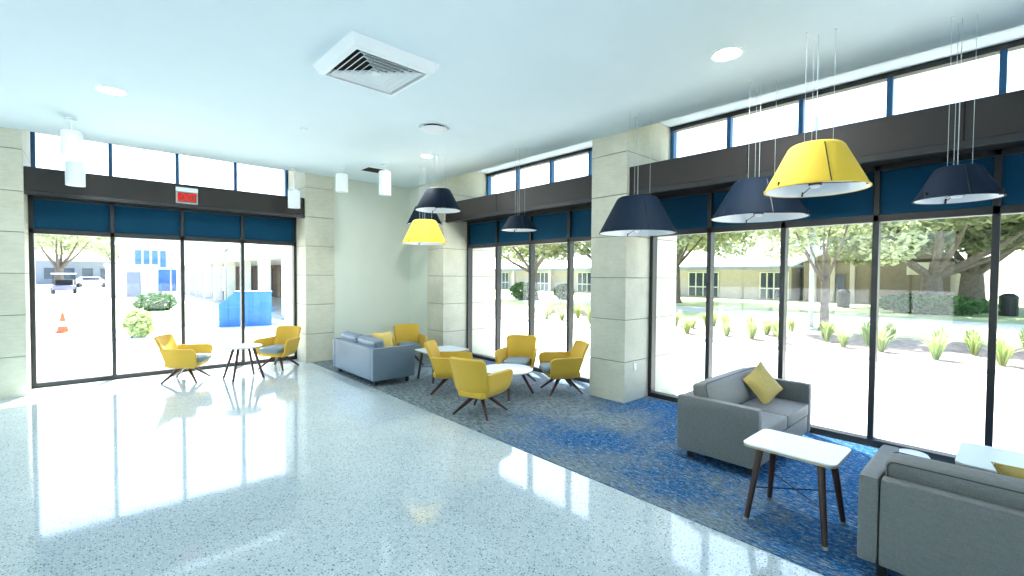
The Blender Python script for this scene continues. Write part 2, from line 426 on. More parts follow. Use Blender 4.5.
# lower lip of each pocket
MB().box(-.79, 3.32, PY + .05, PY + .11, 3.10, 3.16).build('lip', 'frame', f1)
MB().box(PX + .05, PX + .11, 4.53, 8.69, 3.10, 3.16).build('lip', 'frame', f2)
MB().box(PX + .05, PX + .11, -2.75, 3.88, 3.10, 3.16).build('lip', 'frame', f3)

# ------------------------------------------------------------------ ceiling fittings
def downlight(x, y, r, label):
    t = thing('downlight', label, 'ceiling light', (x, y, CZ), 0, 'recessed ceiling lights')
    MB().lathe([(r - .03, -.004), (r - .012, -.012), (r, -.006), (r, .0), (r - .03, .0)], 36, close=True).build('trim_ring', 'plaster', t)
    MB().lathe([(r - .03, -.003), (.02, -.003)], 36).build('lens', 'lamp', t)
    m = MB()
    for k in (-1, 1): m.box(k * r * .35 - .005, k * r * .35 + .005, -r * .85, r * .85, -.008, -.0035)
    m.build('louver', 'plaster', t)
    ld = bpy.data.lights.new('downlight_lamp', 'AREA'); ld.shape = 'DISK'; ld.size = 2 * r - .07; ld.energy = 18; ld.color = (.93, .98, 1)
    lo = bpy.data.objects.new('downlight_lamp', ld); C.objects.link(lo); lo.parent = t; lo.location = (0, 0, -.014)
    return t
downlight(.17, 7.22, .15, 'round recessed ceiling light at far left, above the exit glazing')
downlight(4.52, 1.91, .15, 'round recessed ceiling light at right, nearest the yellow pendant')
downlight(4.45, 7.19, .13, 'small round recessed ceiling light beyond the round air diffuser')

def ceiling_diffuser():
    t = thing('air_vent', 'large square white louvred air diffuser standing down from the ceiling', 'air vent', (2.15, 4.45, CZ), math.radians(1))
    def ring(m, a, za, b, zb, th=.012):
        s = lambda q, z: [(-q, -q, z), (q, -q, z), (q, q, z), (-q, q, z)]
        A, B = s(a, za), s(b, zb); A2, B2 = s(a - th, za), s(b - th, zb)
        vs = A + B + A2 + B2; f = []
        for i in range(4):
            j = (i + 1) % 4
            f += [(i, j, 4 + j, 4 + i), (8 + i, 12 + i, 12 + j, 8 + j), (i, 8 + i, 8 + j, j), (4 + i, 4 + j, 12 + j, 12 + i)]
        m.add(vs, f)
    m = MB(); ring(m, .50, 0, .43, -.10, .03); ring(m, .43, -.10, .385, -.10, .02)
    m2 = MB()
    s = lambda q, z: [(-q, -q, z), (q, -q, z), (q, q, z), (-q, q, z)]
    m2 = MB(); A, B = s(.43, -.102), s(.365, -.102)
    A1, B1 = s(.43, -.09), s(.365, -.06)
    vs = s(.465, 0) + s(.42, -.09) + s(.375, -.102) + s(.36, -.02); f = []
    for k in range(3):
        for i in range(4):
            j = (i + 1) % 4; f.append((k * 4 + i, k * 4 + j, k * 4 + 4 + j, k * 4 + 4 + i))
    MB().add(vs, f).build('surround', 'plaster', t, smooth=False)
    MB().box(-.37, .37, -.37, .37, -.012, -.004).build('plenum', 'dark', t)
    for q in (.335, .275, .215, .155, .095):
        l = MB(); ring(l, q, -.098, q - .045, -.055, .008); l.build('louver', 'plaster', t, smooth=False)
    c = MB().box(-.04, .04, -.04, .04, -.098, -.085); c.build('centre_plate', 'plaster', t)
    m = MB(); m.tube([(-.36, -.36, -.06), (.36, .36, -.06)], .006, 6); m.tube([(-.36, .36, -.06), (.36, -.36, -.06)], .006, 6); m.build('corner_bar', 'plaster', t)
ceiling_diffuser()
t = thing('round_air_vent', 'round white domed air diffuser on the ceiling behind the square one', 'air vent', (3.66, 5.72, CZ))
MB().lathe([(.15, -.01), (.15, .0)], 32).build('neck', 'dark', t)
MB().lathe([(.0, -.075), (.09, -.07), (.17, -.05), (.20, -.035), (.19, -.03), (.1, -.045), (.0, -.05)], 36).build('dish', 'plaster', t)
MB().lathe([(.20, 0), (.23, 0), (.235, -.006), (.21, -.012)], 36, close=True).build('rim', 'plaster', t)
t = thing('sprinkler', 'tiny white fire sprinkler disc on the ceiling left of the round diffuser', 'sprinkler', (2.3, 7.09, CZ))
MB().lathe([(.0, -.03), (.045, -.028), (.05, -.015), (.05, 0)], 20).build('cover_plate', 'plaster', t)
t = thing('return_vent', 'small square dark return air grille in the ceiling near the corner', 'air vent', (4.23, 8.87, CZ))
m = MB()
for a, b, c, d in ((-.22, .22, -.22, -.19), (-.22, .22, .19, .22), (-.22, -.19, -.19, .19), (.19, .22, -.19, .19)): m.box(a, b, c, d, -.012, 0)
m.build('grille_frame', 'plaster', t)
MB().box(-.19, .19, -.19, .19, -.003, -.001).build('opening', 'dark', t)
for k in range(6):
    y = -.16 + k * .064; MB().add([(-.19, y, -.002), (.19, y, -.002), (.19, y + .02, -.012), (-.19, y + .02, -.012)], [(0, 1, 2, 3)]).build('slat', 'fascia', t)

def cylinder_pendant(x, y, zb, h, label):
    d = zb - CZ
    t = thing('cylinder_pendant', label, 'ceiling light', (x, y, CZ), 0, 'white cylinder pendants')
    MB().lathe([(.055, -.025), (.06, 0)], 24).build('canopy', 'plaster', t)
    MB().tube([(0, 0, -.02), (0, 0, d + h)], .008, 8).build('stem', 'plaster', t)
    MB().lathe([(.10, d), (.115, d), (.115, d + h - .015), (.10, d + h), (.0, d + h)], 32).build('cylinder', 'plaster', t)
    MB().lathe([(.0, d + .03), (.10, d + .03), (.10, d + .04), (.0, d + .04)], 24).build('lens', 'lining', t)
    return t
cylinder_pendant(-.22, 8.92, 3.52, .36, 'white cylinder pendant high at far left, the nearer of two overlapping')
cylinder_pendant(-.206, 9.71, 3.23, .36, 'white cylinder pendant over the exit glazing, lower of two overlapping at far left')
cylinder_pendant(3.01, 9.90, 3.25, .36, 'white cylinder pendant at right end of the exit glazing')
cylinder_pendant(3.69, 9.15, 3.563, .36, 'white cylinder pendant against the painted corner wall, left of the grille')
cylinder_pendant(4.20, 8.31, 3.46, .46, 'white cylinder pendant beside the dark ceiling grille, rightmost of the row')

# ------------------------------------------------------------------ exit sign
t = thing('exit_sign', 'grey exit sign with red lit EXIT letters on the dark fascia', 'sign', (1.255, PY + .05, 3.31))
MB().box(-.165, .165, -.045, 0, -.14, .075).build('housing', 'steel', t, .005)
MB().box(-.165, .165, -.05, 0, .075, .15).build('top_box', 'plaster', t, .005)
MB().box(-.14, .14, -.049, -.044, -.115, .06).build('face', 'pinkish', t)
fc = bpy.data.curves.new('lettering', 'FONT'); fc.body = 'EXIT'; fc.size = .17; fc.align_x = 'CENTER'; fc.extrude = .003; fc.offset = .004
fo = bpy.data.objects.new('letter_outline', fc); C.objects.link(fo); bpy.context.view_layer.update()
lm = bpy.data.meshes.new_from_object(fo.evaluated_get(bpy.context.evaluated_depsgraph_get())); bpy.data.objects.remove(fo)
lm.materials.clear(); lm.materials.append(M['red'])
fo = bpy.data.objects.new('lettering', lm); C.objects.link(fo)
fo.parent = t; fo.location = (0, -.054, -.09); fo.rotation_euler = (PI / 2, 0, 0); fo.scale = (.85, 1.1, 1)
t = thing('wall_outlet', 'small white power outlet on the reveal of the stone pier', 'outlet', (6.10, 3.88, .52))
MB().box(-.035, .035, -.008, .0, -.057, .057).build('cover_plate', 'plaster', t, .004)
for z in (-.025, .025): MB().lathe([(.0, .0), (.014, .0), (.014, .004), (.0, .004)], 16).build('socket', 'white', t, loc=(0, -.009, z)).rotation_euler = (PI / 2, 0, 0)

# ------------------------------------------------------------------ shaded pendants
def shade_pendant(x, y, zb, D, h, mat, label, rot=0):
    t = thing('shade_pendant', label, 'pendant lamp', (x, y, zb), rot, 'fabric drum pendants')
    R0, R1 = D / 2, D * .255; th = .008
    prof = [(R0, 0), (R0 - (R0 - R1) * .93, h * .93), (R1 - .002, h * .975), (R1 - .02, h)]
    o = MB(); n = 64
    o.lathe(prof + [(R1 - .03, h + .001), (R1 - .03, h - .006)] + [(r, z) for r, z in [(prof[1][0] - th * .5, prof[1][1] - .005), (R0 - th * .5, 0)]], n, close=True)
    o.build('shade', mat, t, angle=60)
    o = MB(); o.lathe([(R0 - th * .6, .001), (R0 - th * 1.3, .001), (prof[1][0] - th * 1.3, prof[1][1] - .008), (R1 - .03, h - .008), (R1 - .03, h - .004), (prof[1][0] - th * .6, prof[1][1] - .006)], n, close=True)
    o.build('lining', 'lining', t, angle=60)
    MB().lathe([(R0 + .003, -.002), (R0 + .003, .006), (R0 - .010, .006), (R0 - .010, -.002)], n, close=True).build('rim', mat, t)
    a = math.atan2(-y, -x) + math.radians(16); c, s_ = math.cos(a), math.sin(a)
    MB().tube([((R0 + .001) * c, (R0 + .001) * s_, .004), ((prof[1][0] + .001) * c, (prof[1][0] + .001) * s_, prof[1][1])], .004, 6).build('seam', 'black', t)
    MB().lathe([(.0, h * .10), (.05, h * .10), (.055, h * .14), (.05, h * .42), (.03, h * .5), (.0, h * .5)], 20).build('lamp_holder', 'black', t)
    MB().lathe([(.0, h * .02), (.032, h * .045), (.04, h * .09), (.03, h * .12), (.0, h * .12)], 18).build('bulb', 'lining', t)
    for k in range(3):
        b = a + PI / 3 + k * 2 * PI / 3; cc, ss = math.cos(b), math.sin(b)
        MB().tube([(.04 * cc, .04 * ss, h * .14), ((R0 - .02) * cc, (R0 - .02) * ss, .02)], .0045, 6).build('spoke', 'black', t)
        MB().box(-.012, .012, -.006, .006, 0, .05).build('clip', 'black', t, loc=((R0 - .02) * cc, (R0 - .02) * ss, .0)).rotation_euler = (0, 0, b)
        rr = R1 * .62
        MB().tube([(rr * cc, rr * ss, h), (rr * cc, rr * ss, CZ - zb)], .0018, 6).build('suspension_wire', 'wire', t)
        MB().lathe([(.012, CZ - zb - .012), (.012, CZ - zb)], 12, (rr * cc, rr * ss, 0)).build('ceiling_cup', 'plaster', t)
    MB().tube([(0, 0, h * .5), (0, 0, CZ - zb)], .003, 6).build('power_cord', 'wire', t)
    return t
shade_pendant(5.30, .335, 2.565, .558, .265, 'navy', 'navy pendant shade at far right, nearest the right edge of the photo')
shade_pendant(4.75, 1.211, 2.687, .797, .395, 'yshade', 'large bright yellow pendant shade in front of the clerestory, nearer of two yellow ones')
shade_pendant(5.50, 1.944, 2.57, .972, .415, 'navy', 'wide navy pendant shade half hidden behind the near yellow one')
shade_pendant(5.30, 3.366, 2.476, .991, .47, 'navy', 'tall navy pendant shade in front of the middle stone pier')
shade_pendant(5.30, 5.648, 2.672, .608, .24, 'navy', 'smallest navy pendant shade, before the far glazing')
shade_pendant(4.50, 6.889, 3.05, .803, .375, 'navy', 'navy pendant shade hung highest, over a yellow one near the corner')
shade_pendant(4.85, 7.905, 2.532, .878, .46, 'yshade', 'yellow pendant shade near the far corner, under navy shades')
shade_pendant(5.35, 8.725, 3.021, .753, .39, 'navy', 'navy pendant shade peeking out behind the far yellow one')

# ------------------------------------------------------------------ armchairs (local: faces +x)
def make_armchair():
    t = thing('armchair', '', 'armchair', group='yellow tub armchairs')
    def line(v): return -.235 - .185 * v * (.6 + .4 * v)          # the raked line of the back
    def back(u, v):
        w = .235 + .05 * v; z = .255 + .55 * v
        x = line(v) + .07 * u * u
        if v < .22: x += .11 * (1 - v / .22) ** 2; w -= .03 * (1 - v / .22) ** 2
        return (x, -u * w, z)
    MB().panel(back, .05, 14, 12, (.08, .08, .05, .05), .52, .55).build('backrest', 'yellow', t, subsurf=1)
    for sgn in (1, -1):
        def arm(u, v, s=sgn):
            f = (u + 1) / 2; z = .255 + .345 * v
            x0 = line(v * .627) + .045; x1 = .27 + .045 * v
            x = x0 + (x1 - x0) * f
            y = .245 + .04 * v + (.035 + .035 * v) * f
            if v < .32: y -= .10 * (1 - v / .32) ** 2
            return (x, s * y, z)
        MB().panel(arm, .045, 14, 9, (.05, .09, .10, .012), .58, .345).build('armrest', 'yellow', t, subsurf=1)
    MB().rbox((.0, 0, .30), (.54, .42, .10), .04, 8, (0, 0, .0)).build('seat_shell', 'yellow', t, subsurf=1)
    MB().rbox((.07, 0, .39), (.54, .43, .11), .045, 8, (.01, 0, .015)).build('seat_cushion', 'seatgrey', t, subsurf=1)
    MB().lathe([(.10, .235), (.11, .245), (.10, .262), (.0, .265)], 20).build('hub', 'walnut', t)
    for k in range(4):
        a = PI / 4 + k * PI / 2; c, s = math.cos(a), math.sin(a)
        MB().tube([(.03 * c, .03 * s, .245), (.13 * c, .13 * s, .205), (.385 * c, .385 * s, .004)], [.03, .03, .015], 8).build('leg', 'walnut', t)
    return t
ch = make_armchair()
chairs = [
    ((1.18, 9.90), -30, 'yellow armchair by the exit glazing, left of the small round table'),
    ((2.74, 10.03), 221, 'yellow armchair by the exit glazing, right of the small round table'),
    ((4.94, 8.70), 248, 'yellow armchair in the far corner beyond the blue-lit grey sofa'),
    ((4.28, 6.15), -46, 'yellow armchair left of the low round table, side turned to the camera'),
    ((3.92, 4.93), 20, 'yellow armchair with its back to the camera, on the carpet edge'),
    ((5.47, 5.83), 216, 'yellow armchair facing the camera in front of the far glazing'),
    ((5.66, 4.98), 150, 'yellow armchair beside the middle stone pier, facing left'),
]
ch.location = (*chairs[0][0], 0); ch.rotation_euler = (0, 0, math.radians(chairs[0][1])); ch['label'] = chairs[0][2]
for (x, y), a, lab in chairs[1:]: dup(ch, (x, y, .009 if x > 3.42 else 0), math.radians(a), lab)

# ------------------------------------------------------------------ tables
def table(label, x, y, rz, top, h, spread, foot, round_=True, bar=False, z0=0.009, cat='table', name='side_table'):
    t = thing(name, label, cat, (x, y, z0), rz)
    if round_:
        MB().lathe([(top - .012, h - .025), (top, h - .008), (top, h), (top - .004, h + .003)], 48).build('tabletop', 'white', t)
        MB().lathe([(top - .05, h - .028), (top - .006, h - .0255), (top - .006, h - .012)], 48).build('edge_band', 'edge', t)
        legs = [(math.cos(PI / 4 + k * PI / 2), math.sin(PI / 4 + k * PI / 2)) for k in range(4)]
    else:
        w, d = top
        MB().slab(rrect(w, d, .055), h - .010, h + .003).build('tabletop', 'white', t, .003)
        MB().slab(rrect(w - .004, d - .004, .055), h - .026, h - .010).build('edge_band', 'edge', t)
        legs = [(1, 1), (-1, 1), (-1, -1), (1, -1)]
    feet = []
    for cx, cy in legs:
        if round_: a = (spread * cx, spread * cy, h - .026); b = (foot * cx, foot * cy, .0)
        else: a = (spread[0] * cx, spread[1] * cy, h - .026); b = (foot[0] * cx, foot[1] * cy, .0)
        lg = MB().tube([a, b], [.027, .019], 10).build('leg', 'walnut' if name != 'bistro_table' else 'steel', t)
        MB().tube([tuple(a[i] * .04 + b[i] * .96 for i in range(3)), b], [.0205, .020], 10).build('glide', 'steel', lg)
        feet.append([a[i] * .45 + b[i] * .55 for i in range(3)])
    if bar:
        m = MB(); m.tube([feet[0], feet[2]], .005, 6); m.build('stretcher', 'black', t)
        m = MB(); m.tube([feet[1], feet[3]], .005, 6); m.build('stretcher', 'black', t)
    return t
M['legsgrey'] = M['walnut']
table('small round white table between two yellow armchairs by the exit glazing', 1.97, 9.36, 0.1, .30, .60, .17, .36, z0=0)
table('low round white coffee table ringed by four yellow armchairs', 4.80, 5.38, .15, .42, .42, .22, .44, name='coffee_table')
table('square white table between the blue-lit grey sofa and the far glazing', 4.63, 6.96, 0, (.80, .64), .55, (.28, .2), (.34, .25), False, True)
table('rounded white side table in front of the grey two seat sofa', 3.985, 1.10, 0, (.50, .62), .60, (.15, .20), (.255, .262), False, True)
table('white side table at right edge, beyond the back of the near grey sofa', 4.78, -.06, 0, (.62, .62), .60, (.15, .20), (.22, .26), False, True)

# ------------------------------------------------------------------ sofas (local: faces +y, centre of the footprint)
def make_sofa(name, label, loc, rz, W, D, mat, seats, one_back, armh=.66, cush_h=.33, z0=.009):
    t = thing(name, label, 'sofa', (*loc, z0), rz)
    hw, hd = W / 2, D / 2; at = .11
    MB().rbox((0, -hd + .055, .375), (W - 2 * at - .006, .11, .55), .018, 8).build('back_panel', mat, t)
    for s in (-1, 1):
        MB().rbox((s * (hw - at / 2), 0, .375), (at, D, .55 + (armh - .65)), .022, 8).build('armrest', mat, t)
    MB().rbox((0, .06, .20), (W - 2 * at - .006, D - .13, .20), .015, 6).build('seat_base', mat, t)
    sw = (W - 2 * at) / seats
    for k in range(seats):
        cx = -hw + at + sw * (k + .5)
        c = MB().rbox((cx, .075, .375), (sw - .006, D - .14, .15), .03, 8, (0, 0, .012)).build('seat_cushion', mat, t)
        z = .305; y0, y1 = .075 - (D - .14) / 2 + .02, .075 + (D - .14) / 2 - .004
        MB().tube([(cx - sw / 2 + .02, y1, z + .008), (cx + sw / 2 - .02, y1, z + .008)], .005, 6).build('piping', 'piping', c)
    nb = 1 if one_back else seats; bw = (W - 2 * at) / nb
    Rm = Matrix.Rotation(math.radians(12), 4, 'X')
    for k in range(nb):
        cx = -hw + at + bw * (k + .5)
        cc = Vector((cx, -hd + .205, .45 + cush_h / 2))
        c = MB().rbox(cc, (bw - .012, .17, cush_h + .04), .045, 9, (0, .025, .01), Rm).build('back_cushion', mat, t, subsurf=1)
        hx, hz = bw / 2 - .022, (cush_h + .04) / 2 - .012
        for yy in (-.07, .07):
            pts = [Rm @ Vector((px, yy, pz)) + cc for px, pz in rrect(2 * hx, 2 * hz, .04)]
            MB().loop_tube(pts, .0045).build('piping', 'piping', c)
    for sx in (-1, 1):
        for sy in (-1, 1):
            MB().box(sx * (hw - .12) - .025, sx * (hw - .12) + .025, sy * (hd - .10) - .025, sy * (hd - .10) + .025, 0, .105).build('foot', 'black', t, .003)
    return t
make_sofa('sofa', 'blue-lit grey two seat sofa with its back to the terrazzo, near the corner', (3.81, 8.05), -PI / 2, 1.76, .80, 'litgrey', 2, False, .65, .31)
make_sofa('sofa', 'grey two seat sofa by the glazing with one gold pillow, facing the side table', (5.36, 1.96), PI, 1.68, .80, 'grey', 2, True, .67, .32)
make_sofa('sofa', 'grey sofa seen from behind at the lower right edge of the photo', (3.98, -.22), -PI / 2, 1.72, .80, 'grey', 2, True, .65, .30)

def pillow(label, loc, rot, s=.42, mat='pillow'):
    o = MB(); n = 10; vs = []; fs = []
    for side in (1, -1):
        for j in range(n + 1):
            for i in range(n + 1):
                u, v = -1 + 2 * i / n, -1 + 2 * j / n
                k = (1 - u ** 2) * (1 - v ** 2)
                pin = 1 - .10 * (1 - u * u) * (abs(v) > .0) * v * v - 0
                x = u * s / 2 * (1 - .09 * (1 - v * v) * abs(u)); y = v * s / 2 * (1 - .09 * (1 - u * u) * abs(v))
                vs.append((x, y, side * (.075 * k ** .45)))
    N = (n + 1) ** 2
    for j in range(n):
        for i in range(n):
            a, b, c, d = j * (n + 1) + i, j * (n + 1) + i + 1, (j + 1) * (n + 1) + i + 1, (j + 1) * (n + 1) + i
            fs.append((a, b, c, d)); fs.append((N + d, N + c, N + b, N + a))
    o.add(vs, fs)
    p = o.build('pillow', mat, None, subsurf=1, angle=170); p.location = loc; p.rotation_euler = rot
    tag(p, label, 'pillow', 'gold pillows')
    ed = MB(); w = s / 2
    ring = [(u * w * (1 - .09 * (1 - v * v) * abs(u)), v * w * (1 - .09 * (1 - u * u) * abs(v)), 0) for u, v in
            [(-1 + .2 * k, -1) for k in range(10)] + [(1, -1 + .2 * k) for k in range(10)] + [(1 - .2 * k, 1) for k in range(10)] + [(-1, 1 - .2 * k) for k in range(10)]]
    ed.loop_tube(ring, .004); ed.build('seam', mat, p)
    return p
def prot(yaw, tilt, roll): return (Matrix.Rotation(math.radians(yaw), 3, 'Z') @ Matrix.Rotation(math.radians(tilt), 3, 'X') @ Matrix.Rotation(math.radians(roll), 3, 'Z')).to_euler()
pillow('gold square pillow stood on its corner on the grey two seat sofa', (5.72, 1.93, .665), prot(-24, 66, 30), .40)
pillow('gold pillow on the near sofa, only its tip showing above the back', (4.07, -.19, .635), prot(80, 62, -10), .42)
pillow('tan pillow leaning on the back of the blue-lit grey sofa', (3.96, 7.92, .65), prot(-12, 74, 2), .38)
t = thing('drum_stool', 'small pale stool showing over the back of the near sofa', 'stool', (4.98, .53, .009))
MB().lathe([(.135, .05), (.15, .06), (.12, .42), (.10, .45), (.0, .455)], 28).build('seat', 'white', t)
MB().lathe([(.12, .0), (.13, .02), (.13, .05)], 28).build('base', 'black', t)

# ------------------------------------------------------------------ outside
rnd = random.Random(5)
gm = MB().box(-90, 140, -90, 140, G0 - .4, G0); struct(gm.build('ground_concrete', 'conc', smooth=False))
def ground_patch(name, mat, outline, z1, z0=G0 - .05): return struct(MB().slab(outline, z0, z1).build(name, mat, smooth=False))
ground_patch('ground_lawn', 'lawn', [(20.0, -60), (90, -60), (90, 90), (20.0, 90), (20.0, 30)], G0 + .03)
ground_patch('ground_planting_bed', 'mulch', [(14.3, -40), (19.6, -40), (19.6, 34), (14.3, 34)], G0 + .06)
ground_patch('ground_kerb', 'kerb', [(14.0, -40), (14.3, -40), (14.3, 34), (14.0, 34)], G0 + .10)
ground_patch('ground_path', 'conc', [(26, -30), (31, -30), (27.5, 60), (24.5, 60)], G0 + .045)
ground_patch('ground_traffic_island', 'lawn', [(-.3, 22.3), (1.0, 19.6), (4.6, 24.5), (4.8, 34), (2.2, 42), (.9, 34)], G0 + .09)
ground_patch('ground_island_kerb', 'kerb', [(-.5, 22.4), (1.0, 19.2), (4.9, 24.3), (5.1, 34), (2.3, 43), (.7, 34)], G0 + .07)

def tuft(x, y, h, label, group):
    o = MB()
    for k in range(90):
        a = rnd.uniform(0, 2 * PI); l = h * rnd.uniform(.6, 1.1); sp = rnd.uniform(.1, .75) * h
        c, s = math.cos(a), math.sin(a); w = .014
        p0 = Vector((c * .05, s * .05, 0)); p1 = Vector((c * sp * .4, s * sp * .4, l * .65)); p2 = Vector((c * sp, s * sp, l * .92))
        q = Vector((-s, c, 0)) * w
        o.add([p0 - q, p0 + q, p1 + q, p1 - q, p2], [(0, 1, 2, 3), (3, 2, 4)])
    t = o.build('grass_tuft', 'tuft', smooth=False, loc=(x, y, G0 + .06)); return tag(t, label, 'plant', group)
k = 0
for x, y0 in ((15.3, -1.2), (16.9, -.6), (18.5, .0)):
    for i in range(16):
        tuft(x + rnd.uniform(-.4, .4), y0 + i * 1.1 + rnd.uniform(-.4, .4), rnd.uniform(.5, .8), 'pale green grass tuft in the mulch bed along the kerb', 'grass tufts in the bed')

def leaves(o, c, r, n, size):
    for _ in range(n):
        while True:
            d = Vector((rnd.uniform(-1, 1), rnd.uniform(-1, 1), rnd.uniform(-1, 1)))
            if .2 < d.length <= 1: break
        d = d * (d.length ** -.35)
        p = Vector(c) + Vector((d.x * r[0], d.y * r[1], d.z * r[2]))
        u = Vector((rnd.uniform(-1, 1), rnd.uniform(-1, 1), rnd.uniform(-.6, .6))).normalized(); w = u.orthogonal().normalized()
        w = Matrix.Rotation(rnd.uniform(0, 2 * PI), 3, u) @ w; s = size * rnd.uniform(.6, 1.3)
        o.add([p - u * s, p + w * s * .5, p + u * s, p - w * s * .5], [(0, 1, 2, 3)])
def tree(label, x, y, h, trunk_r, crown, n, leaf='leaf', fork=None, branches=6, size=.3, name='oak_tree', lean=0, lo=.45):
    """crown: list of (dx, dy, z, rx, ry, rz) lobes"""
    t = thing(name, label, 'tree', (x, y, G0))
    fk = fork or h * .35
    MB().tube([(0, 0, 0), (.02, 0, fk * .12), (lean * .5, 0, fk * .6), (lean, 0, fk)], [trunk_r * 1.5, trunk_r * 1.08, trunk_r * .92, trunk_r * .8], 12).build('trunk', 'bark', t)
    for q in range(branches):
        L = crown[q % len(crown)]; e = Vector((L[0] * .8, L[1] * .8, L[2] + rnd.uniform(-.2, .4) * L[5]))
        s = Vector((lean, 0, fk * .93)); mid = s.lerp(e, .5) + Vector((rnd.uniform(-.3, .3), rnd.uniform(-.3, .3), -.10 * (e - s).length + .2))
        MB().tube([s, s.lerp(mid, .5), mid, e], [trunk_r * .42, trunk_r * .33, trunk_r * .22, trunk_r * .08], 8).build('branch', 'bark', t)
    o = MB(); tot = sum(L[3] * L[4] for L in crown)
    for L in crown: leaves(o, L[:3], L[3:], int(n * L[3] * L[4] / tot), size)
    f = o.build('foliage', leaf, t, smooth=False); return t
def lobes(R_, z, rz, k, jitter=.6, seed=1):
    q = random.Random(seed); out = [(0, 0, z + rz * .5, R_ * .55, R_ * .55, rz)]
    for i in range(k):
        a = 2 * PI * i / k + q.uniform(-.3, .3); d = R_ * q.uniform(.55, .8)
        out.append((d * math.cos(a), d * math.sin(a), z + q.uniform(-jitter, jitter), R_ * .36, R_ * .36, rz * q.uniform(.6, .9)))
    return out
tree('big spreading live oak with a thick trunk behind the shrub bed', 36.5, 3.25, 12, .56, lobes(9.5, 6.0, 2.6, 10, .9, 3), 26000, 'leaf', 2.2, 10, .24)
tree('second thick trunked oak right of the big live oak', 44, 1.9, 12, .7, lobes(8, 6.4, 2.6, 8, .9, 4), 16000, 'leaf', 2.4, 8, .26)
tree('slender young tree by the pole on the lawn edge', 20.2, 4.75, 7.5, .15, lobes(3.1, 4.7, 1.7, 8, .8, 5), 8500, 'leaf2', 1.9, 7, .12)
tree('pale leafy tree on the lawn before the low tan building', 33, 17.5, 11, .35, lobes(6.8, 5.9, 2.3, 9, .8, 6), 15000, 'leaf2', 3, 9, .22)
tree('leafy tree seen through the far glazing, left panes', 27, 27, 10, .4, lobes(5.8, 5.3, 2.2, 8, .8, 7), 11000, 'leaf2', 2.4, 8, .2)
tree('dark trunked tree seen beside the middle stone pier', 24, 17.4, 10, .42, lobes(5.0, 5.3, 2.2, 7, .8, 8), 9000, 'leaf', 2.6, 6, .19)
tree('distant oak at the far right edge of the glazing', 52, -7, 13, .6, lobes(8, 7, 3, 8, .9, 9), 3600, 'leaf', 2.5, 5, .36)
tree('pale tree far beyond the parking area at left', -3.5, 84, 12, .5, lobes(7, 7.2, 2.8, 8, .9, 10), 3600, 'leaf2', 2.5, 5, .40)
tree('broad distant tree behind the parked car at left', 3.2, 100, 14, .5, lobes(9, 7.5, 3.2, 8, .9, 11), 3600, 'leaf2', 2.5, 5, .45)

def hedge(label, x, y, sx, sy, h, n=1400, rz=0, mat='hedge'):
    t = thing('hedge', label, 'shrub', (x, y, G0), rz)
    o = MB(); leaves(o, (0, 0, h * .5), (sx / 2, sy / 2, h * .5), n, .13); o.build('foliage', mat, t, smooth=False)
    m = MB()
    for q in range(5): m.tube([(rnd.uniform(-.3, .3) * sx, rnd.uniform(-.3, .3) * sy, 0), (rnd.uniform(-.4, .4) * sx, rnd.uniform(-.4, .4) * sy, h * .7)], .03, 6)
    m.build('stem', 'bark', t); return t
hedge('wide green shrub bed at the foot of the big live oak', 34.6, 3.1, 2.2, 5.4, 1.15, 2200)
hedge('clipped green hedge on the lawn seen through the far glazing, left one', 26, 27.2, 1.6, 2.6, 1.5)
hedge('clipped green hedge on the lawn seen through the far glazing, right one', 29.3, 25.6, 1.4, 2.0, 1.4)
hedge('low leafy shrub on the traffic island outside the exit', 1.0, 18.4, .75, .75, .85, 320, 0, 'tuft')
hedge('rounded shrub further back on the traffic island', 2.3, 30, 1.8, 1.8, 1.0, 700, 0, 'hedge')

# low tan building across the lawn
b = thing('school_building', 'long low tan building with pale roof across the lawn', 'building', (45, 0, G0))
MB().box(0, 10, 13.1, 75, 0, 3.0).build('wall', 'wallb', b, smooth=False)
m = MB(); m.add([(-1.4, 12.9, 3.02), (-1.4, 77, 3.02), (6, 77, 6.4), (6, 12.9, 6.4), (13, 12.9, 3.02), (13, 77, 3.02), (-1.4, 12.9, 2.9), (-1.4, 77, 2.9), (13, 12.9, 2.9), (13, 77, 2.9)],
                [(0, 1, 2, 3), (3, 2, 5, 4), (6, 8, 9, 7), (0, 6, 7, 1), (0, 3, 4, 8, 6), (1, 7, 9, 5, 2), (4, 5, 9, 8)])
m.build('roof', 'roof', b, smooth=False)
MB().box(-1.45, -1.35, 12.9, 77, 2.72, 3.05).build('eave_band', 'eave', b, smooth=False)
for y0, y1 in ((13.3, 15.6), (19.4, 22.4), (27, 30), (34, 37), (42, 45), (50, 53)):
    f = MB().box(-.06, .02, y0, y1, .15, 2.5).build('window', 'wglass', b, smooth=False)
    m = MB()
    for q in range(5): yy = y0 + (y1 - y0) * q / 4; m.box(-.11, -.05, yy - .05, yy + .05, .1, 2.55)
    m.box(-.11, -.05, y0, y1, 1.0, 1.1); m.box(-.11, -.05, y0, y1, 2.45, 2.55)
    m.build('window_frame', 'col', f, smooth=False)
for y in (40.5, 47.5, 55.5): MB().box(-1.3, -.9, y, y + .4, 0, 2.75).build('post', 'wallb', b, smooth=False)
w = thing('gabled_wing', 'brown gabled wing with vertical fins behind the oak', 'building', (44.5, 0, G0))
m = MB(); ys = [12.0, 3.0]; m.add([(0, 12.0, 0), (0, 3.0, 0), (0, 3.0, 3.4), (0, 7.5, 5.3), (0, 12.0, 3.4), (9, 12, 0), (9, 3, 0), (9, 3, 3.4), (9, 7.5, 5.3), (9, 12, 3.4)],
                [(0, 4, 3, 2, 1), (5, 6, 7, 8, 9), (0, 5, 9, 4), (1, 2, 7, 6)]); m.build('wall', 'walld', w, smooth=False)
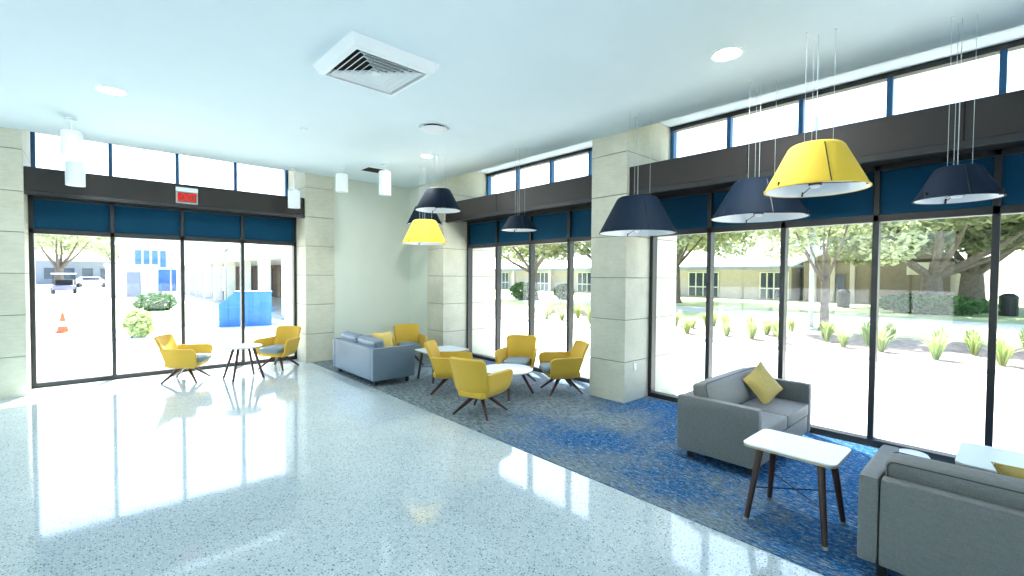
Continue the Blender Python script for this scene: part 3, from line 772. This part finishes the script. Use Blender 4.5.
m = MB(); m.add([(-.8, 12.8, 3.15), (-.8, 7.5, 5.45), (9, 7.5, 5.45), (9, 12.8, 3.15), (-.8, 2.2, 3.15), (9, 2.2, 3.15), (-.8, 12.8, 2.95), (-.8, 7.5, 5.2), (-.8, 2.2, 2.95)],
                [(0, 1, 2, 3), (1, 4, 5, 2), (0, 6, 7, 1), (1, 7, 8, 4)]); m.build('roof', 'roof', w, smooth=False)
for y in (11.2, 9.9, 8.6): MB().box(-.25, .0, y - .16, y + .16, 0, 3.9).build('fin', 'wallb', w, smooth=False)
MB().box(-.12, 0, 9.1, 9.7, 0, 2.3).build('door', 'wglass', w, smooth=False)
MB().box(-.5, 0, 4.0, 5.3, 2.3, 3.2).build('cooling_unit', 'col', w, smooth=False)

def pole(label, x, y, h, r, lamp=True, mat='steel'):
    t = thing('light_pole', label, 'light pole', (x, y, G0))
    MB().tube([(0, 0, 0), (0, 0, h)], [r, r * .8], 10).build('shaft', mat, t)
    MB().lathe([(r * 2.2, 0), (r * 2.2, .12), (r * 1.2, .16)], 12).build('base', 'kerb', t)
    if lamp: MB().lathe([(.04, h), (.16, h + .08), (.2, h + .42), (.1, h + .5), (.0, h + .56)], 12).build('lantern', mat, t)
    return t
pole('tall pale metal pole beside the slender young tree', 19.9, 5.1, 8, .10, False)
pole('thin lamp post outside the exit, left of the walkway columns', 4.3, 43.5, 3.4, .07)
pole('thin lamp post in front of the covered walkway', 5.62, 31, 3.3, .07, mat='steel')
def bin_(label, x, y):
    t = thing('litter_bin', label, 'bin', (x, y, G0))
    MB().lathe([(.34, 0), (.36, .05), (.36, .95), (.38, 1.0)], 16).build('body', 'black', t)
    MB().lathe([(.40, 1.0), (.38, 1.1), (.2, 1.25), (.0, 1.28)], 16).build('lid', 'black', t)
    for q in range(8): a = q * PI / 4; MB().box(-.03, .03, -.01, .01, .08, .95).build('slat', 'dark', t, loc=(.365 * math.cos(a), .365 * math.sin(a), 0)).rotation_euler = (0, 0, a + PI / 2)
bin_('dark litter bin on the lawn by the brown wing', 37.5, 7.75)
bin_('dark litter bin at the right edge of the lawn', 36.5, .15)

# covered walkway and buildings beyond the exit
dh = thing('distant_hall', 'long grey building far behind the cart and the parked car', 'building', (-7.5, 112, G0))
MB().box(0, 10.5, 0, 8, 0, 4.0).build('wall', 'eave', dh, smooth=False); MB().box(-.4, 10.9, -.5, 8.4, 4.0, 4.5).build('roof', 'roof', dh, smooth=False)
for q in range(4): MB().box(1 + q * 2.4, 2.4 + q * 2.4, -.06, .02, .9, 2.8).build('window', 'wglass', dh, smooth=False)
wk = thing('covered_walkway', 'white flat roofed covered walkway with a row of square columns', 'walkway', (6.6, 0, G0))
MB().box(-.6, 4.4, 21.5, 60, 2.75, 3.1).build('roof_slab', 'col', wk, smooth=False)
MB().box(-.7, 4.5, 21.4, 60.1, 3.1, 3.45).build('roof_edge', 'roof', wk, smooth=False)
for i in range(10): MB().box(-.25, .25, 22.3 + i * 4.1, 22.8 + i * 4.1, 0, 2.76).build('column', 'col', wk, .02)
MB().box(-.6, 4.4, 21.5, 60, -.02, .10).build('paving', 'kerb', wk, smooth=False)
hb = thing('classroom_block', 'tan wall with dark doors behind the covered walkway', 'building', (11, 0, G0))
MB().box(.3, 3.6, 21, 62, 0, 4.2).build('wall', 'wallshade', hb, smooth=False)  # wall colour darkened to carry the shade between the columns
MB().box(-.1, 4.0, 20.6, 62.4, 4.2, 4.6).build('roof', 'roof', hb, smooth=False)
for y in (24.5, 30.5, 36.5, 43, 50): f = MB().box(.2, .32, y, y + 2.2, 0, 2.5).build('door', 'wglass', hb, smooth=False); MB().box(.15, .2, y + 1.05, y + 1.15, 0, 2.5).build('door_frame', 'col', f, smooth=False)
tb = thing('two_storey_block', 'pale block with tall blue windows at the end of the walkway', 'building', (2.2, 64, G0))
MB().box(0, 9, 0, 10, 0, 5.4).build('wall', 'roof', tb, smooth=False)
MB().box(-.4, 9.4, -.8, 10.4, 5.4, 5.75).build('roof', 'roof', tb, smooth=False)
for q in range(4): f = MB().box(1.0 + q * .72, 1.5 + q * .72, -.08, .02, 2.7, 4.5).build('window', 'bglass', tb, smooth=False)
MB().box(3.0, 5.6, -.1, .02, 0, 2.4).build('entrance', 'bglass', tb, smooth=False)
sb = thing('storage_shed', 'white flat box shed beside the drive', 'shed', (1.75, 50, G0))
MB().box(-1.1, 2.2, 0, 3, 0, 2.6).build('wall', 'col', sb, .03); MB().box(-1.2, 2.3, -.1, 3.1, 2.6, 2.75).build('roof', 'roof', sb)
MB().box(.2, 1.1, -.05, .02, 0, 2.1).build('door', 'eave', sb)

d = thing('dumpster', 'blue metal dumpster on the drive outside the exit', 'dumpster', (4.35, 20.3, G0), math.radians(-14))
m = MB(); pr = [(-.85, 0), (.9, 0), (.9, 1.28), (-.35, 1.28), (-.85, .85)]
m.add([(x, -.55, z) for x, z in pr] + [(x, .65, z) for x, z in pr], [tuple(range(5)), tuple(range(9, 4, -1))] + [((i + 1) % 5, i, 5 + i, 5 + (i + 1) % 5) for i in range(5)])
m.build('body', 'dump', d, .015, smooth=False)
for x in (-.6, -.2, .2, .6): MB().box(x - .035, x + .035, -.60, -.54, .08, .95 if x < -.5 else 1.2).build('rib', 'dump', d)
MB().box(-.38, .93, -.58, .68, 1.28, 1.33).build('lid', 'dump', d, .01)
MB().box(.9, 1.0, -.3, .4, .5, .65).build('lift_pocket', 'dump', d)
c = thing('traffic_cone', 'orange traffic cone on the drive outside the exit', 'cone', (-.82, 21.3, G0))
MB().box(-.2, .2, -.2, .2, 0, .04).build('base', 'orange', c, .01); MB().lathe([(.15, .04), (.03, .66), (.0, .67)], 20).build('body', 'orange', c)
MB().lathe([(.117, .22), (.085, .38), (.083, .38), (.115, .22)], 20, close=True).build('reflective_band', 'col', c)
def wheel(x, y, r, w, par):
    o = MB().lathe([(0, -w / 2), (r * .8, -w / 2), (r, -w / 3), (r, w / 3), (r * .8, w / 2), (0, w / 2)], 18).build('wheel', 'tyre', par, loc=(x, y, r)); o.rotation_euler = (0, PI / 2, 0)
    MB().lathe([(0, -w / 2 - .01), (r * .5, -w / 2 - .01), (r * .5, w / 2 + .01), (0, w / 2 + .01)], 14).build('hubcap', 'steel', o)
g = thing('utility_cart', 'open utility cart standing on the bright drive', 'cart', (-2.2, 61, G0))
MB().box(-.8, .8, -1.2, 1.2, .35, .8).build('body', 'carred', g, .08); MB().box(-.85, .85, -1.0, 1.0, 1.85, 1.95).build('roof', 'carwhite', g, .04)
MB().box(-.6, .6, .1, .5, .8, 1.3).build('seat', 'dark', g, .05)
for x in (-.75, .75):
    for y in (-.9, .9): MB().tube([(x, y, .8), (x, y * .95, 1.86)], .03, 6).build('post', 'black', g); wheel(x, y, .32, .25, g)
g = thing('parked_car', 'white car parked far off beyond the drive', 'car', (-.4, 86, G0), .1)
pr = [(-2.1, .3), (2.1, .3), (2.15, .75), (1.3, .95), (.7, 1.45), (-1.1, 1.45), (-1.7, .98), (-2.15, .85)]
m = MB(); n = len(pr); m.add([(x, -.85, z) for x, z in pr] + [(x, .85, z) for x, z in pr], [tuple(range(n)), tuple(range(2 * n - 1, n - 1, -1))] + [((i + 1) % n, i, n + i, n + (i + 1) % n) for i in range(n)])
m.build('body', 'carwhite', g, .08, seg=3); MB().box(-1.0, .75, -.87, .87, 1.0, 1.36).build('window_band', 'wglass', g, .05)
for x in (-1.3, 1.3):
    for y in (-.75, .75):
        o = MB().lathe([(0, -.1), (.3, -.1), (.33, 0), (.3, .1), (0, .1)], 16).build('wheel', 'tyre', g, loc=(x, y, .33)); o.rotation_euler = (PI / 2, 0, 0)

# ------------------------------------------------------------------ light
wd = bpy.data.worlds.new('sky'); SC.world = wd; wd.use_nodes = True; nt = wd.node_tree
bg = nt.nodes['Background']; sk = nt.nodes.new('ShaderNodeTexSky'); sk.sky_type = 'NISHITA'; sk.sun_disc = False
SUN_EL, SUN_AZ = 55, 27
sk.sun_elevation = math.radians(SUN_EL); sk.sun_rotation = math.radians(SUN_AZ); sk.air_density = 1.0; sk.dust_density = 2.0
nt.links.new(sk.outputs[0], bg.inputs[0]); bg.inputs[1].default_value = .32
sl = bpy.data.lights.new('sun', 'SUN'); sl.energy = 8.0; sl.angle = math.radians(.6); sl.color = (1, .97, .92)
so = bpy.data.objects.new('sun', sl); C.objects.link(so)
e, a = math.radians(SUN_EL), math.radians(SUN_AZ)
so.rotation_euler = Vector((-math.sin(a) * math.cos(e), -math.cos(a) * math.cos(e), -math.sin(e))).to_track_quat('-Z', 'Y').to_euler(); so.location = (10, 30, 30)

# ------------------------------------------------------------------ camera
yaw, pit, rol = math.radians(42.36), math.radians(-1.511), math.radians(.4263)
f = Vector((math.sin(yaw) * math.cos(pit), math.cos(yaw) * math.cos(pit), math.sin(pit)))
r0 = Vector((math.cos(yaw), -math.sin(yaw), 0)); u0 = r0.cross(f)
r = r0 * math.cos(rol) + u0 * math.sin(rol); u = -r0 * math.sin(rol) + u0 * math.cos(rol)
cd = bpy.data.cameras.new('camera'); co = bpy.data.objects.new('camera', cd); C.objects.link(co)
cd.sensor_width = 36; cd.lens = 457.1 * 36 / 1024; cd.clip_start = .05; cd.clip_end = 500
mt = Matrix((r, u, -f)).transposed().to_4x4(); mt.translation = (0, 0, 1.9); co.matrix_world = mt
SC.camera = co

SC.view_settings.view_transform = 'Standard'; SC.view_settings.look = 'None'; SC.view_settings.gamma = 1
SC.view_settings.use_curve_mapping = False
SC.view_settings.exposure = 1.82
SC.cycles.max_bounces = 12; SC.cycles.diffuse_bounces = 7; SC.cycles.glossy_bounces = 4; SC.cycles.transparent_max_bounces = 16
SC.cycles.sample_clamp_indirect = 8; SC.cycles.use_denoising = True; SC.cycles.caustics_reflective = False; SC.cycles.caustics_refractive = False
